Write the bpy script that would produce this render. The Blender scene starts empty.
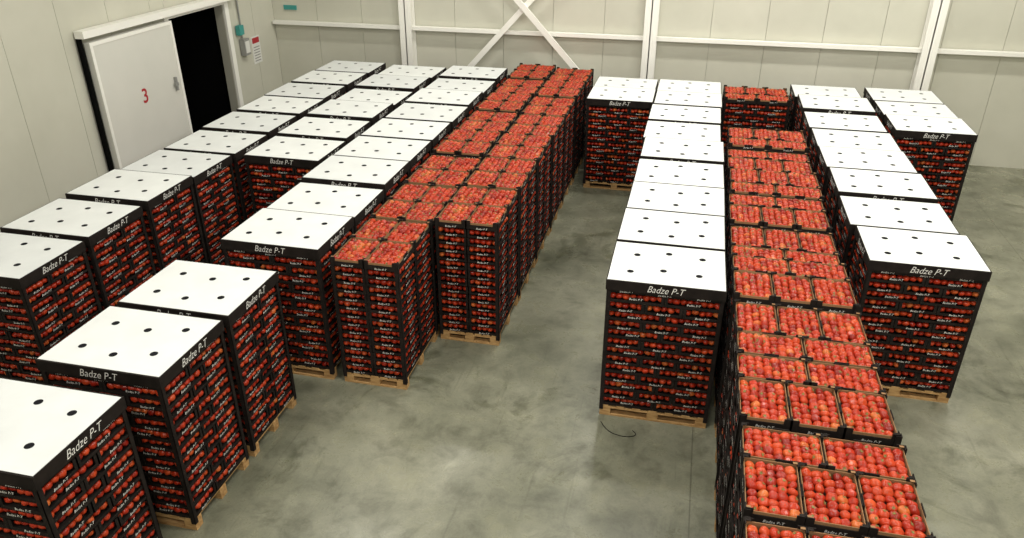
import bpy, math, random
import numpy as np
from mathutils import Matrix, Vector
random.seed(11)
scene = bpy.context.scene
try:
    scene.view_settings.view_transform = 'Standard'
except Exception as e:
    print(e)
COL = scene.collection

# ------------------------------------------------------------------ materials
def new_mat(name, color=(0.5,0.5,0.5), rough=0.5, metallic=0.0, spec=0.5):
    m = bpy.data.materials.new(name); m.use_nodes = True
    b = m.node_tree.nodes['Principled BSDF']
    b.inputs['Base Color'].default_value = (*color, 1)
    b.inputs['Roughness'].default_value = rough
    b.inputs['Metallic'].default_value = metallic
    b.inputs['Specular IOR Level'].default_value = spec
    return m, m.node_tree, b
def noise(nt, scale, detail=4, rough=0.55, vec=None, dist=0.0):
    n = nt.nodes.new('ShaderNodeTexNoise')
    n.inputs['Scale'].default_value = scale; n.inputs['Detail'].default_value = detail
    n.inputs['Roughness'].default_value = rough; n.inputs['Distortion'].default_value = dist
    if vec: nt.links.new(vec, n.inputs['Vector'])
    return n
def ramp(nt, fac, stops):
    r = nt.nodes.new('ShaderNodeValToRGB')
    e = r.color_ramp.elements
    while len(e) < len(stops): e.new(0.5)
    for i,(p,c) in enumerate(stops):
        e[i].position = p; e[i].color = (*c,1)
    nt.links.new(fac, r.inputs['Fac']); return r
def coord(nt, kind='Object'):
    return nt.nodes.new('ShaderNodeTexCoord').outputs[kind]
def mixc(nt, fac, a, b, mode='MIX'):
    m = nt.nodes.new('ShaderNodeMix'); m.data_type='RGBA'; m.blend_type=mode
    if isinstance(fac,(int,float)): m.inputs['Factor'].default_value=fac
    else: nt.links.new(fac, m.inputs['Factor'])
    for s,v in (('A',a),('B',b)):
        sock=[i for i in m.inputs if i.name==s and i.type=='RGBA'][0]
        if isinstance(v,tuple): sock.default_value=(*v,1)
        else: nt.links.new(v,sock)
    return [o for o in m.outputs if o.type=='RGBA'][0]

M_TOM, nt, b = new_mat('tomato_skin', (0.6,0.05,0.02), 0.28, spec=0.32)
at = nt.nodes.new('ShaderNodeAttribute'); at.attribute_name='tint'
r1 = ramp(nt, at.outputs['Fac'], [(0.0,(0.24,0.011,0.005)),(0.4,(0.43,0.030,0.010)),(0.8,(0.54,0.062,0.016)),(1.0,(0.58,0.14,0.032))])
n1 = noise(nt, 26, 2, vec=coord(nt))
r2 = ramp(nt, n1.outputs['Fac'], [(0.35,(0.64,0.60,0.60)),(0.7,(1.0,1.0,1.0))])
nt.links.new(mixc(nt, 0.8, r1.outputs['Color'], r2.outputs['Color'],'MULTIPLY'), b.inputs['Base Color'])

M_BLK, nt, b = new_mat('black_printed_cardboard', (0.012,0.011,0.013), 0.75, spec=0.15)
n1 = noise(nt, 9, 3, vec=coord(nt))
r = ramp(nt, n1.outputs['Fac'], [(0.3,(0.009,0.007,0.006)),(0.8,(0.022,0.016,0.014))])
nt.links.new(r.outputs['Color'], b.inputs['Base Color'])
M_KRAFT, nt, b = new_mat('kraft_cardboard', (0.26,0.145,0.07), 0.8, spec=0.2)
M_WHITE, nt, b = new_mat('white_cardboard_lid', (0.86,0.88,0.88), 0.55, spec=0.3)
oi=nt.nodes.new('ShaderNodeObjectInfo')
rw = ramp(nt, oi.outputs['Random'], [(0.0,(0.66,0.68,0.68)),(1.0,(0.76,0.78,0.77))])
n1 = noise(nt, 3.0, 4, vec=coord(nt))
r = ramp(nt, n1.outputs['Fac'], [(0.25,(0.90,0.90,0.90)),(0.7,(1,1,1))])
nt.links.new(mixc(nt,1.0,rw.outputs['Color'],r.outputs['Color'],'MULTIPLY'), b.inputs['Base Color'])
M_INK, nt, b = new_mat('white_print_ink', (0.80,0.79,0.76), 0.6)
M_HOLE, nt, b = new_mat('lid_vent_hole', (0.01,0.01,0.012), 0.9, spec=0.1)
M_WOOD, nt, b = new_mat('pallet_wood', (0.5,0.33,0.16), 0.75, spec=0.2)
mp = nt.nodes.new('ShaderNodeMapping'); mp.inputs['Scale'].default_value=(3,14,14)
nt.links.new(coord(nt), mp.inputs['Vector'])
n1 = noise(nt, 3, 5, vec=mp.outputs['Vector'])
r = ramp(nt, n1.outputs['Fac'], [(0.3,(0.30,0.16,0.06)),(0.7,(0.54,0.34,0.15))])
nt.links.new(r.outputs['Color'], b.inputs['Base Color'])
M_STEM, nt, b = new_mat('tomato_calyx', (0.16,0.17,0.045), 0.7)

# concrete floor
M_FLOOR, nt, b = new_mat('polished_concrete', (0.2,0.2,0.16), 0.35, spec=0.45)
oc = coord(nt)
a = noise(nt, 0.42, 8, 0.62, oc, 0.25)
ra = ramp(nt, a.outputs['Fac'], [(0.34,(0.095,0.099,0.068)),(0.48,(0.170,0.172,0.124)),(0.60,(0.235,0.234,0.174)),(0.72,(0.30,0.295,0.23))])
c = noise(nt, 2.6, 9, 0.73, oc, 0.3)
rc = ramp(nt, c.outputs['Fac'], [(0.35,(0.60,0.60,0.57)),(0.50,(1,1,1)),(0.68,(1.22,1.21,1.16))])
col = mixc(nt, 0.85, ra.outputs['Color'], rc.outputs['Color'], 'MULTIPLY')
f = noise(nt, 45, 3, 0.6, oc)
rf = ramp(nt, f.outputs['Fac'], [(0.35,(0.86,0.86,0.86)),(0.65,(1.08,1.08,1.08))])
col = mixc(nt, 0.5, col, rf.outputs['Color'], 'MULTIPLY')
s = noise(nt, 0.85, 7, 0.70, oc, 0.9)
rs = ramp(nt, s.outputs['Fac'], [(0.55,(1,1,1)),(0.63,(0.55,0.56,0.50))])
col = mixc(nt, 0.85, col, rs.outputs['Color'], 'MULTIPLY')
mp = nt.nodes.new('ShaderNodeMapping'); mp.inputs['Scale'].default_value=(7,.35,1); mp.inputs['Rotation'].default_value=(0,0,.05)
nt.links.new(oc, mp.inputs['Vector'])
k = noise(nt, 2, 4, 0.6, mp.outputs['Vector'], 0.3)
rk = ramp(nt, k.outputs['Fac'], [(0.62,(1,1,1)),(0.70,(0.74,0.74,0.72))])
col = mixc(nt, 0.7, col, rk.outputs['Color'], 'MULTIPLY')
sx = nt.nodes.new('ShaderNodeSeparateXYZ'); nt.links.new(oc, sx.inputs[0])
def math_(op, x, y):
    n=nt.nodes.new('ShaderNodeMath'); n.operation=op
    for i,q in enumerate((x,y)):
        if isinstance(q,(int,float)): n.inputs[i].default_value=q
        else: nt.links.new(q,n.inputs[i])
    return n.outputs[0]
j = math_('LESS_THAN', math_('ABSOLUTE', math_('SUBTRACT', math_('MODULO', math_('ADD', sx.outputs[0], 24.6+2.5-.01), 5.0), 2.5),0), 0.007)
col = mixc(nt, math_('MULTIPLY', j, .6), col, (0.07,0.07,0.05))
nt.links.new(col, b.inputs['Base Color'])
rr = ramp(nt, c.outputs['Fac'], [(0.3,(0.38,)*3),(0.7,(0.22,)*3)])
nt.links.new(rr.outputs['Color'], b.inputs['Roughness'])

def wallmat(name, lo, hi):
    m, nt, b = new_mat(name, hi, 0.45, spec=0.35)
    n1 = noise(nt, 0.6, 4, 0.6, coord(nt))
    r = ramp(nt, n1.outputs['Fac'], [(0.3,lo),(0.7,hi)])
    nt.links.new(r.outputs['Color'], b.inputs['Base Color'])
    return m
M_WALL = wallmat('insulated_wall_panel', (0.55,0.545,0.46),(0.62,0.612,0.525))
M_CEIL = wallmat('ceiling_panel', (0.50,0.50,0.46),(0.57,0.57,0.53))
M_JOINT,_,_ = new_mat('panel_joint', (0.38,0.37,0.31), 0.7)
M_STEEL,_,_ = new_mat('white_painted_steel', (0.90,0.89,0.84), 0.4)
M_DOOR = wallmat('cold_room_door_skin', (0.64,0.64,0.59),(0.71,0.70,0.65))
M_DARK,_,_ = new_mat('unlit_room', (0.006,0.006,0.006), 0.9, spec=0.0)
M_RED,_,_ = new_mat('red_paint', (0.42,0.02,0.03), 0.5)
M_TEAL,_,_ = new_mat('teal_plastic', (0.05,0.30,0.28), 0.5)
M_GREY,_,_ = new_mat('grey_plastic', (0.28,0.28,0.27), 0.5)
M_PAPER,_,_ = new_mat('paper_notice', (0.75,0.75,0.72), 0.7)
M_LAMP,nt,b = new_mat('lamp_diffuser', (0.9,0.9,0.85), 0.5)
b.inputs['Emission Color'].default_value=(1,0.95,0.85,1); b.inputs['Emission Strength'].default_value=2

# ------------------------------------------------------------------ mesh builder
class MB:
    def __init__(s): s.v=[]; s.f=[]; s.m=[]; s.sm=[]; s.t=[]; s.n=0; s.mats=[]
    def mi(s, mat):
        if mat not in s.mats: s.mats.append(mat)
        return s.mats.index(mat)
    def add(s, verts, faces, mat, smooth=False, tint=0.5):
        verts = np.asarray(verts, float); k=s.mi(mat)
        s.v.append(verts); s.t.append(np.full(len(verts), tint))
        n=s.n
        s.f.extend([tuple(n+i for i in f) for f in faces])
        s.m.extend([k]*len(faces)); s.sm.extend([smooth]*len(faces))
        s.n += len(verts)
    def box(s, x0,x1,y0,y1,z0,z1, mat):
        v=np.array([(x0,y0,z0),(x1,y0,z0),(x1,y1,z0),(x0,y1,z0),(x0,y0,z1),(x1,y0,z1),(x1,y1,z1),(x0,y1,z1)],float)
        s.add(v, BOXF, mat)
    def mesh(s, name):
        me=bpy.data.meshes.new(name)
        me.from_pydata(np.concatenate(s.v).tolist(), [], s.f)
        for m in s.mats: me.materials.append(m)
        me.polygons.foreach_set('material_index', s.m)
        me.polygons.foreach_set('use_smooth', s.sm)
        a=me.attributes.new('tint','FLOAT','POINT'); a.data.foreach_set('value', np.concatenate(s.t))
        me.update(); return me
    def obj(s, name, loc=(0,0,0), parent=None):
        o=bpy.data.objects.new(name, s.mesh(name)); COL.objects.link(o); o.location=loc
        if parent: o.parent=parent
        return o
BOXF=[(0,3,2,1),(4,5,6,7),(0,1,5,4),(1,2,6,5),(2,3,7,6),(3,0,4,7)]

def ico(sub):
    import bmesh
    bm=bmesh.new(); bmesh.ops.create_icosphere(bm, subdivisions=sub, radius=1)
    v=np.array([p.co[:] for p in bm.verts]); f=[tuple(q.index for q in p.verts) for p in bm.faces]; bm.free()
    ang=np.arctan2(v[:,1],v[:,0]); rad=np.hypot(v[:,0],v[:,1])
    k=1+0.06*np.cos(5*ang)*rad
    v[:,0]*=k; v[:,1]*=k
    dip=np.exp(-(rad/0.35)**2)
    v[:,2]=v[:,2]*0.84 - np.sign(v[:,2])*dip*0.18
    return v,f
T_LO=ico(2); T_HI=ico(3)
def star():
    v=[(0,0,0.70)]
    for i in range(10):
        a=math.pi*i/5; r=0.48 if i%2==0 else 0.15
        v.append((r*math.cos(a), r*math.sin(a), 0.85 if i%2==0 else 0.78))
    return np.array(v), [(0,i+1,(i+1)%10+1) for i in range(10)]
STAR=star()
def rotm(rx,ry,rz):
    return np.array((Matrix.Rotation(rz,3,'Z')@Matrix.Rotation(ry,3,'Y')@Matrix.Rotation(rx,3,'X')))
rng=random.Random(3)
ROTS=[rotm(rng.uniform(-.8,.8),rng.uniform(-.8,.8),rng.uniform(0,6.28)) for _ in range(60)]
def tomato(mb,x,y,z,r,hi):
    R=ROTS[rng.randrange(60)]; V,F=(T_HI if hi else T_LO)
    s=r*rng.uniform(.90,1.10); q=.006 if hi else .005
    o=np.array((x+rng.uniform(-q,q),y+rng.uniform(-q,q),z+rng.uniform(-q,q)))
    mb.add((V@R.T)*s+o, F, M_TOM, True, min(1,max(0,rng.gauss(.5,.25))))
    if hi and rng.random()<.5:
        mb.add((STAR[0]@R.T)*s+o, STAR[1], M_STEM)

def text_mesh(body, size, res, shear=0.25, bold=0.0):
    cu=bpy.data.curves.new('t','FONT'); cu.body=body; cu.size=size; cu.resolution_u=res; cu.shear=shear
    cu.align_x='CENTER'; cu.align_y='CENTER'; cu.offset=bold
    ob=bpy.data.objects.new('t',cu); COL.objects.link(ob); bpy.context.view_layer.update()
    me=ob.to_mesh(); v=np.array([p.co[:] for p in me.vertices]); f=[tuple(p.vertices) for p in me.polygons]
    ob.to_mesh_clear(); bpy.data.objects.remove(ob); bpy.data.curves.remove(cu)
    return v,f
TXT_S=text_mesh('Badze P-T',0.034,1)
TXT_L=text_mesh('Badze P-T',0.108,3,0.35,-0.0008)
TXT_L[0][:,0]*=.84

def side_text(mb, T, side, off, along, z, eps=0.0015):
    v,f=T; o=np.zeros_like(v)
    if side=='F': o[:,0]=along+v[:,0]; o[:,1]=-off-eps
    if side=='B': o[:,0]=along-v[:,0]; o[:,1]=off+eps
    if side=='R': o[:,1]=along+v[:,0]; o[:,0]=off+eps
    if side=='L': o[:,1]=along-v[:,0]; o[:,0]=-off-eps
    o[:,2]=z+v[:,1]
    mb.add(o,f,M_INK)

LH=0.112; NL=14; PZ=0.14
def crate(mb, cx,cy,w,d,z0, W,D, top, full):
    """open cardboard tray: tall corner posts, low cut-away sides, label tab on the long sides"""
    x0,x1,y0,y1=cx-w/2+.002,cx+w/2-.002,cy-d/2+.002,cy+d/2-.002
    t=.005; lw=.030; ph=LH-.002; pw=.032
    if top: t=.007; lw=.060; pw=.055; ph=LH
    mb.box(x0,x1,y0,y1,z0,z0+.004,M_BLK)
    mb.box(x0,x1,y0,y0+t,z0,z0+lw,M_BLK); mb.box(x0,x1,y1-t,y1,z0,z0+lw,M_BLK)
    mb.box(x0,x0+t,y0,y1,z0,z0+lw,M_BLK); mb.box(x1-t,x1,y0,y1,z0,z0+lw,M_BLK)
    for sx in (0,1):
        for sy in (0,1):
            px0,px1=(x0,x0+pw) if sx==0 else (x1-pw,x1)
            py0,py1=(y0,y0+pw) if sy==0 else (y1-pw,y1)
            ya=(y0,y0+t) if sy==0 else (y1-t,y1); xa=(x0,x0+t) if sx==0 else (x1-t,x1)
            mb.box(px0,px1,ya[0],ya[1],z0+lw,z0+ph,M_BLK); mb.box(xa[0],xa[1],py0,py1,z0+lw,z0+ph,M_BLK)
            if top:
                gx0,gx1=(x0+t,x0+pw*.7) if sx==0 else (x1-pw*.7,x1-t)
                gy0,gy1=(y0+t,y0+pw*.5) if sy==0 else (y1-pw*.5,y1-t)
                mb.box(gx0,gx1,gy0,gy1,z0+ph-.006,z0+ph-.002,M_BLK if (sx+sy)%2 else M_KRAFT)
    tw=.062; th=.070 if not top else .098
    if w>d:
        mb.box(cx-tw,cx+tw,y0,y0+t,z0+lw,z0+th,M_BLK); mb.box(cx-tw,cx+tw,y1-t,y1,z0+lw,z0+th,M_BLK)
    else:
        mb.box(x0,x0+t,cy-tw,cy+tw,z0+lw,z0+th,M_BLK); mb.box(x1-t,x1,cy-tw,cy+tw,z0+lw,z0+th,M_BLK)
    if top:
        k=.005; kz=lw+.026
        mb.box(x0+t,x1-t,y0+t,y0+t+k,z0+.004,z0+kz,M_KRAFT); mb.box(x0+t,x1-t,y1-t-k,y1-t,z0+.004,z0+kz,M_KRAFT)
        mb.box(x0+t,x0+t+k,y0+t,y1-t,z0+.004,z0+kz,M_KRAFT); mb.box(x1-t-k,x1-t,y0+t,y1-t,z0+.004,z0+kz,M_KRAFT)
    eps=.02
    eF=abs(y0+D/2)<eps; eB=abs(y1-D/2)<eps; eL=abs(x0+W/2)<eps; eR=abs(x1-W/2)<eps
    zt=lambda long: z0+(.052 if long else .018)
    if eF: side_text(mb,TXT_S,'F',-y0,cx,zt(w>d))
    if eB: side_text(mb,TXT_S,'B',y1,cx,zt(w>d))
    if eL: side_text(mb,TXT_S,'L',-x0,cy,zt(d>w))
    if eR: side_text(mb,TXT_S,'R',x1,cy,zt(d>w))
    mg=.022 if full else .015
    nx=round(w/.078); ny=round(d/.081)
    sx=(w-2*mg)/nx; sy=(d-2*mg)/ny
    for i in range(nx):
        for j in range(ny):
            border=(eF and j==0) or (eB and j==ny-1) or (eL and i==0) or (eR and i==nx-1)
            if not (full or border): continue
            x=cx-w/2+mg+sx*(i+.5); y=cy-d/2+mg+sy*(j+.5)
            tomato(mb,x,y,z0+.060,.0405,full)

def layer_layout(kind, flip):
    if kind=='big':
        W,D=1.18,0.935; a=.560; bb=.373
        L=[]
        if flip: ya=D/2-a/2; yb=-D/2+bb/2
        else: ya=-D/2+a/2; yb=D/2-bb/2
        for i in range(3): L.append((-W/2+W/6+i*W/3, ya, W/3, a))
        for i in range(2): L.append((-W/2+W/4+i*W/2, yb, W/2, bb))
        return W,D,L
    W,D=.79,1.17
    return W,D,[(sx*W/4,sy*D/4,W/2,D/2) for sx in(-1,1) for sy in(-1,1)]

def stack(name, kind, capped, topflip):
    mb=MB()
    W,D,_=layer_layout(kind,False)
    for i in range(3):
        y=-D/2+.05+i*(D-.1)/2
        mb.box(-W/2,W/2,y-.05,y+.05,0,.022,M_WOOD)
        mb.box(-W/2,W/2,y-.05,y+.05,.098,.118,M_WOOD)
        for j in range(3):
            x=-W/2+.06+j*(W-.12)/2
            mb.box(x-.06,x+.06,y-.05,y+.05,.022,.098,M_WOOD)
    n=7
    for j in range(n):
        x=-W/2+.05+j*(W-.1)/(n-1)
        mb.box(x-.045,x+.045,-D/2,D/2,.118,PZ-.001,M_WOOD)
    for l in range(NL):
        top = l==NL-1
        fl = topflip if (NL-1-l)%2==0 else (not topflip)
        _,_,L=layer_layout(kind,fl)
        ox,oy=rng.uniform(-.005,.005),rng.uniform(-.005,.005)
        for (cx,cy,w,d) in L:
            crate(mb,cx+ox,cy+oy,w,d,PZ+l*LH,W,D,top and not capped, top and not capped)
    zt=PZ+NL*LH
    cw=.045; t=.006; g=.007
    for sx in(-1,1):
        for sy in(-1,1):
            X=sx*(W/2+g); Y=sy*(D/2+g)
            mb.box(min(X,X-sx*cw),max(X,X-sx*cw),min(Y,Y-sy*t),max(Y,Y-sy*t),PZ-.06,zt-.005,M_BLK)
            mb.box(min(X,X-sx*t),max(X,X-sx*t),min(Y,Y-sy*cw),max(Y,Y-sy*cw),PZ-.06,zt-.005,M_BLK)
    if capped:
        hw,hd=W/2+.014,D/2+.010; fh=.115; top=zt+.035
        e=.014
        mb.box(-hw,hw,-hd,hd,top-.010,top-.002,M_BLK)
        mb.box(-hw+e*.5,hw-e*.5,-hd+e,hd-e,top-.002,top+.001,M_WHITE)
        mb.box(-hw-.004,hw+.004,-hd-.004,-hd,top-fh,top-.001,M_BLK); mb.box(-hw-.004,hw+.004,hd,hd+.004,top-fh,top-.001,M_BLK)
        mb.box(-hw-.004,-hw,-hd,hd,top-fh,top-.001,M_BLK); mb.box(hw,hw+.004,-hd,hd,top-fh,top-.001,M_BLK)
        for s,o,al in(('F',hd+.004,0),('B',hd+.004,0),('L',hw+.004,0),('R',hw+.004,0)):
            side_text(mb,TXT_L,s,o,al,top-fh*.55)
        for hx,hy in((-.36,-.20),(0,-.26),(.34,-.17),(-.33,.20),(.04,.16),(.38,.24)):
            a=np.linspace(0,2*np.pi,18,endpoint=False)
            v=np.stack([hx+.036*np.cos(a),hy+.036*np.sin(a),np.full(18,top+.0018)],1)
            mb.add(v,[tuple(range(18))],M_HOLE)
    return mb.mesh(name)

CAP=[stack('covered_stack','big',True,f) for f in(True,False)]
OPEN=[stack('open_stack','big',False,f) for f in(True,False)]
SLIM=[stack('slim_stack','slim',False,f) for f in(True,False)]

def place(me, name, x, y, jit=.012, rot=.6, dz=.022):
    o=bpy.data.objects.new(name, me); COL.objects.link(o)
    flip = 180 if random.random()<.5 and 'covered' in name else 0
    o.location=(x+random.uniform(-jit,jit), y, 0)
    o.rotation_euler=(0,0,math.radians(flip+random.uniform(-rot,rot)))
    o.scale=(1,1,1+random.uniform(-dz,dz))
    return o
CN='covered_pallet_of_tomato_crates'; ON='open_pallet_of_tomato_crates'
def column(xc, y0, n, pitch, meshes, name, skew=0, rot=.5, jit=.012, dz=.02):
    for i in range(n):
        y=y0+pitch*(i+.5)
        place(meshes[i%len(meshes)] , name, xc+skew*(y-y0), y, jit, rot, dz)

column(-.05, 7.04, 9, .992, CAP, CN, rot=.3, jit=.02, dz=.014)
column(-1.28, 14.0, 2, 1.0, CAP, CN, rot=.2)
column(1.235, 3.05, 2, 1.02, OPEN, ON, rot=.3)
column(1.235, 5.12, 8, .975, [OPEN[1],OPEN[0]], ON, rot=.3, jit=.02, dz=.03)
column(1.22, 14.85, 1, 1.0, OPEN, ON, rot=.2)
column(2.68, 8.15, 8, 1.005, CAP, CN, skew=-.022, rot=.4, jit=.025)
column(3.90, 13.2, 3, 1.01, CAP, CN, rot=.3)
column(-3.33, 6.97, 8, 1.213, SLIM, ON, rot=.3, jit=.008, dz=.025)
column(-2.49, 8.15, 7, 1.213, SLIM, ON, rot=.3, jit=.008, dz=.025)
column(-4.46, 6.95, 9, 1.01, CAP, CN, rot=.25, jit=.012)
column(-5.83, 9.75, 6, 1.05, CAP, CN, rot=.5)
column(-7.18, 5.65, 10, 1.03, CAP, CN, rot=.5, jit=.03)
place(CAP[0],CN,-4.67,5.98,0,.2,.008); place(CAP[1],CN,-4.67,4.93,0,.2,.008); place(CAP[0],CN,-4.78,3.68,0,.2,.008)

# ------------------------------------------------------------------ room
XL,XR,YB,YF,ZC=-9.82,9.0,17.15,-4.0,8.2
mb=MB(); mb.box(XL-.3,XR+.3,YF-.3,YB+.3,-.2,0,M_FLOOR); mb.obj('floor')
mb=MB(); mb.box(XL-.3,XR+.3,YF-.3,YB+.3,ZC,ZC+.2,M_CEIL); mb.obj('ceiling')
def panels_x(mb, x0,x1,y,sgn,z0,z1,pitch=1.12):
    x=x0
    while x<x1-1e-3:
        e=min(x+pitch,x1)
        a,b_=(y,y+.03) if sgn>0 else (y-.03,y)
        mb.box(x+.004,e-.004,a,b_,z0,z1,M_WALL); x=e
def panels_y(mb, y0,y1,x,sgn,z0,z1,pitch=1.12):
    y=y0
    while y<y1-1e-3:
        e=min(y+pitch,y1)
        a,b_=(x-.03,x) if sgn>0 else (x,x+.03)
        mb.box(a,b_,y+.004,e-.004,z0,z1,M_WALL); y=e
mb=MB(); mb.box(XL-.2,XR+.2,YB+.02,YB+.2,0,ZC,M_JOINT); panels_x(mb,XL,XR,YB,1,0,ZC); mb.obj('wall_back')
mb=MB(); mb.box(XL-.2,XR+.2,YF-.2,YF-.02,0,ZC,M_JOINT); panels_x(mb,XL,XR,YF,-1,0,ZC); mb.obj('wall_front')
mb=MB(); mb.box(XR+.02,XR+.2,YF,YB,0,ZC,M_JOINT); panels_y(mb,YF,YB,XR,-1,0,ZC); mb.obj('wall_right')
DY0,DY1,DZ=13.2,15.1,3.0
mb=MB()
for y0,y1,z0,z1 in((YF,DY0,0,ZC),(DY1,YB,0,ZC),(DY0,DY1,DZ,ZC)):
    mb.box(XL-.2,XL-.02,y0,y1,z0,z1,M_JOINT); panels_y(mb,y0,y1,XL,1,z0,z1)
mb.obj('wall_left')
mb=MB()
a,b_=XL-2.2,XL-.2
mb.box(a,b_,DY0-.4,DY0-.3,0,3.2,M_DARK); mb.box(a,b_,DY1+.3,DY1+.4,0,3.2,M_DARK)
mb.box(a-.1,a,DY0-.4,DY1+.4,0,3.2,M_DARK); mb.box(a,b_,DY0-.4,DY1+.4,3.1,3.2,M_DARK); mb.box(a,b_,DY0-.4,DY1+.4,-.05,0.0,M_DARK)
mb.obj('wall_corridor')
mb=MB()
mb.box(XL,XL+.05,DY1,DY1+.14,0,DZ+.14,M_STEEL); mb.box(XL,XL+.05,DY0-.12,DY0,0,DZ+.14,M_STEEL); mb.box(XL,XL+.05,DY0,DY1,DZ,DZ+.14,M_STEEL)
mb.obj('trim_1')
mb=MB()
x0=XL+.08
mb.box(x0,x0+.10,10.9,13.08,.03,3.0,M_DOOR)
for q in((10.9,10.96,.03,3.0),(13.02,13.08,.03,3.0),(10.96,13.02,2.94,3.0),(10.96,13.02,.03,.12)):
    mb.box(x0+.10,x0+.112,*q,M_STEEL)
mb.box(x0+.10,x0+.15,12.83,12.87,1.75,2.0,M_GREY); mb.box(x0+.13,x0+.16,12.78,12.88,1.84,1.9,M_GREY)
door=mb.obj('door_1')
v,f=text_mesh('3',.36,4,0,0.004)
mb=MB(); o=np.zeros_like(v); o[:,0]=x0+.104; o[:,1]=11.95+v[:,0]; o[:,2]=1.86+v[:,1]; mb.add(o,f,M_RED); mb.obj('painted_number',parent=door)
mb=MB(); mb.box(XL+.03,XL+.2,10.8,15.4,3.08,3.2,M_STEEL); mb.box(XL+.03,XL+.09,10.80,10.87,0,3.08,M_DARK)
mb.obj('door_track')
mb=MB(); mb.box(XL+.025,XL+.14,15.5,15.72,1.85,2.2,M_GREY); mb.box(XL+.14,XL+.15,15.53,15.69,1.9,2.15,M_PAPER); mb.box(XL+.025,XL+.05,15.6,15.63,2.2,4.2,M_GREY); mb.obj('electrical_box')
mb=MB(); mb.box(XL+.025,XL+.12,15.42,15.6,2.3,2.5,M_TEAL); mb.obj('switch_box')
mb=MB(); mb.box(XL,XL+.012,16.0,16.35,1.55,2.15,M_PAPER); mb.box(XL+.012,XL+.016,16.03,16.32,2.0,2.12,M_RED)
for k in range(6): mb.box(XL+.012,XL+.014,16.05,16.30,1.6+k*.06,1.62+k*.06,M_GREY)
mb.obj('wall_notice')
mb=MB(); mb.box(XL+.3,XL+.62,YB-.03,YB,2.6,2.7,M_TEAL); mb.obj('wall_plate')

# steel frame along the back wall
mb=MB()
def steel_column(x):
    w=.14; y0,y1=16.86,YB-.025
    mb.box(x-w,x+w,y0,y0+.02,0,ZC-.02,M_STEEL); mb.box(x-w,x+w,y1-.02,y1,0,ZC-.02,M_STEEL); mb.box(x-.012,x+.012,y0,y1,0,ZC-.02,M_STEEL)
    mb.box(x-.2,x+.2,16.8,y1,0,.03,M_STEEL)
for x in(-6.42,-.97,4.48): steel_column(x)
for a,b_ in((XL+.03,-6.5),(-6.34,-1.05),(-.89,4.4),(4.56,XR-.03)):
    mb.box(a,b_,17.00,17.12,2.28,2.36,M_STEEL)
def bar(p,q,w=.06,y=16.92,th=.06):
    p=np.array(p);q=np.array(q);d=(q-p)/np.linalg.norm(q-p);n=np.array((-d[1],d[0]))*w
    c=[p+n,p-n,q-n,q+n]
    v=[(k[0],y,k[1]) for k in c]+[(k[0],y+th,k[1]) for k in c]
    mb.add(v,[(0,1,2,3),(7,6,5,4),(0,4,5,1),(1,5,6,2),(2,6,7,3),(3,7,4,0)],M_STEEL)
bar((-6.3,.1),(-1.1,5.65)); bar((-1.1,.1),(-6.3,5.65),y=16.86)
mb.obj('steel_bracing_frame')

cu=bpy.data.curves.new('strap','CURVE'); cu.dimensions='3D'; cu.bevel_depth=.004
s=cu.splines.new('NURBS'); pts=[(-.60,6.93),(-.53,6.79),(-.4,6.72),(-.24,6.73),(-.17,6.79),(-.24,6.85)]
s.points.add(len(pts)-1)
for p,(x,y) in zip(s.points,pts): p.co=(x,y,.005,1)
s.use_endpoint_u=True
o=bpy.data.objects.new('packing_strap',cu); COL.objects.link(o); cu.materials.append(M_BLK)

# ------------------------------------------------------------------ lamps
def lamp(x,y,power):
    mb=MB(); mb.box(-.9,.9,-.18,.18,.04,.12,M_GREY); mb.box(-.86,.86,-.15,.15,.02,.04,M_LAMP)
    for s_ in(-.7,.7): mb.box(s_-.01,s_+.01,-.01,.01,.12,ZC-7.5,M_GREY)
    o=mb.obj('ceiling_light',(x,y,7.5))
    l=bpy.data.lights.new('lamp','AREA'); l.shape='RECTANGLE'; l.size=1.7; l.size_y=.3; l.energy=power; l.color=(1,.97,.89)
    lo=bpy.data.objects.new('lamp',l); COL.objects.link(lo); lo.parent=o; lo.location=(0,0,0)
for x,k in((-5.5,.72),(-.5,1.10),(4.5,1.2)):
    for y,q in((-.5,1.25),(5,1.12),(10.5,.9),(15,1.0)):
        lamp(x,y,174*k*q)
w=bpy.data.worlds.new('world'); scene.world=w; w.use_nodes=True
w.node_tree.nodes['Background'].inputs[0].default_value=(.8,.85,.9,1); w.node_tree.nodes['Background'].inputs[1].default_value=.3

# ------------------------------------------------------------------ camera
th=math.radians(13.2); p=math.radians(27.4)
R=Vector((math.cos(th),math.sin(th),0)); F=Vector((-math.sin(th)*math.cos(p),math.cos(th)*math.cos(p),-math.sin(p))); U=R.cross(F)
cam=bpy.data.cameras.new('camera'); co=bpy.data.objects.new('camera',cam); COL.objects.link(co)
m=Matrix(((R.x,U.x,-F.x),(R.y,U.y,-F.y),(R.z,U.z,-F.z))).to_4x4(); m.translation=(0,0,5.5)
co.matrix_world=m; cam.lens=769/1024*36; cam.sensor_width=36; cam.sensor_fit='HORIZONTAL'
scene.camera=co
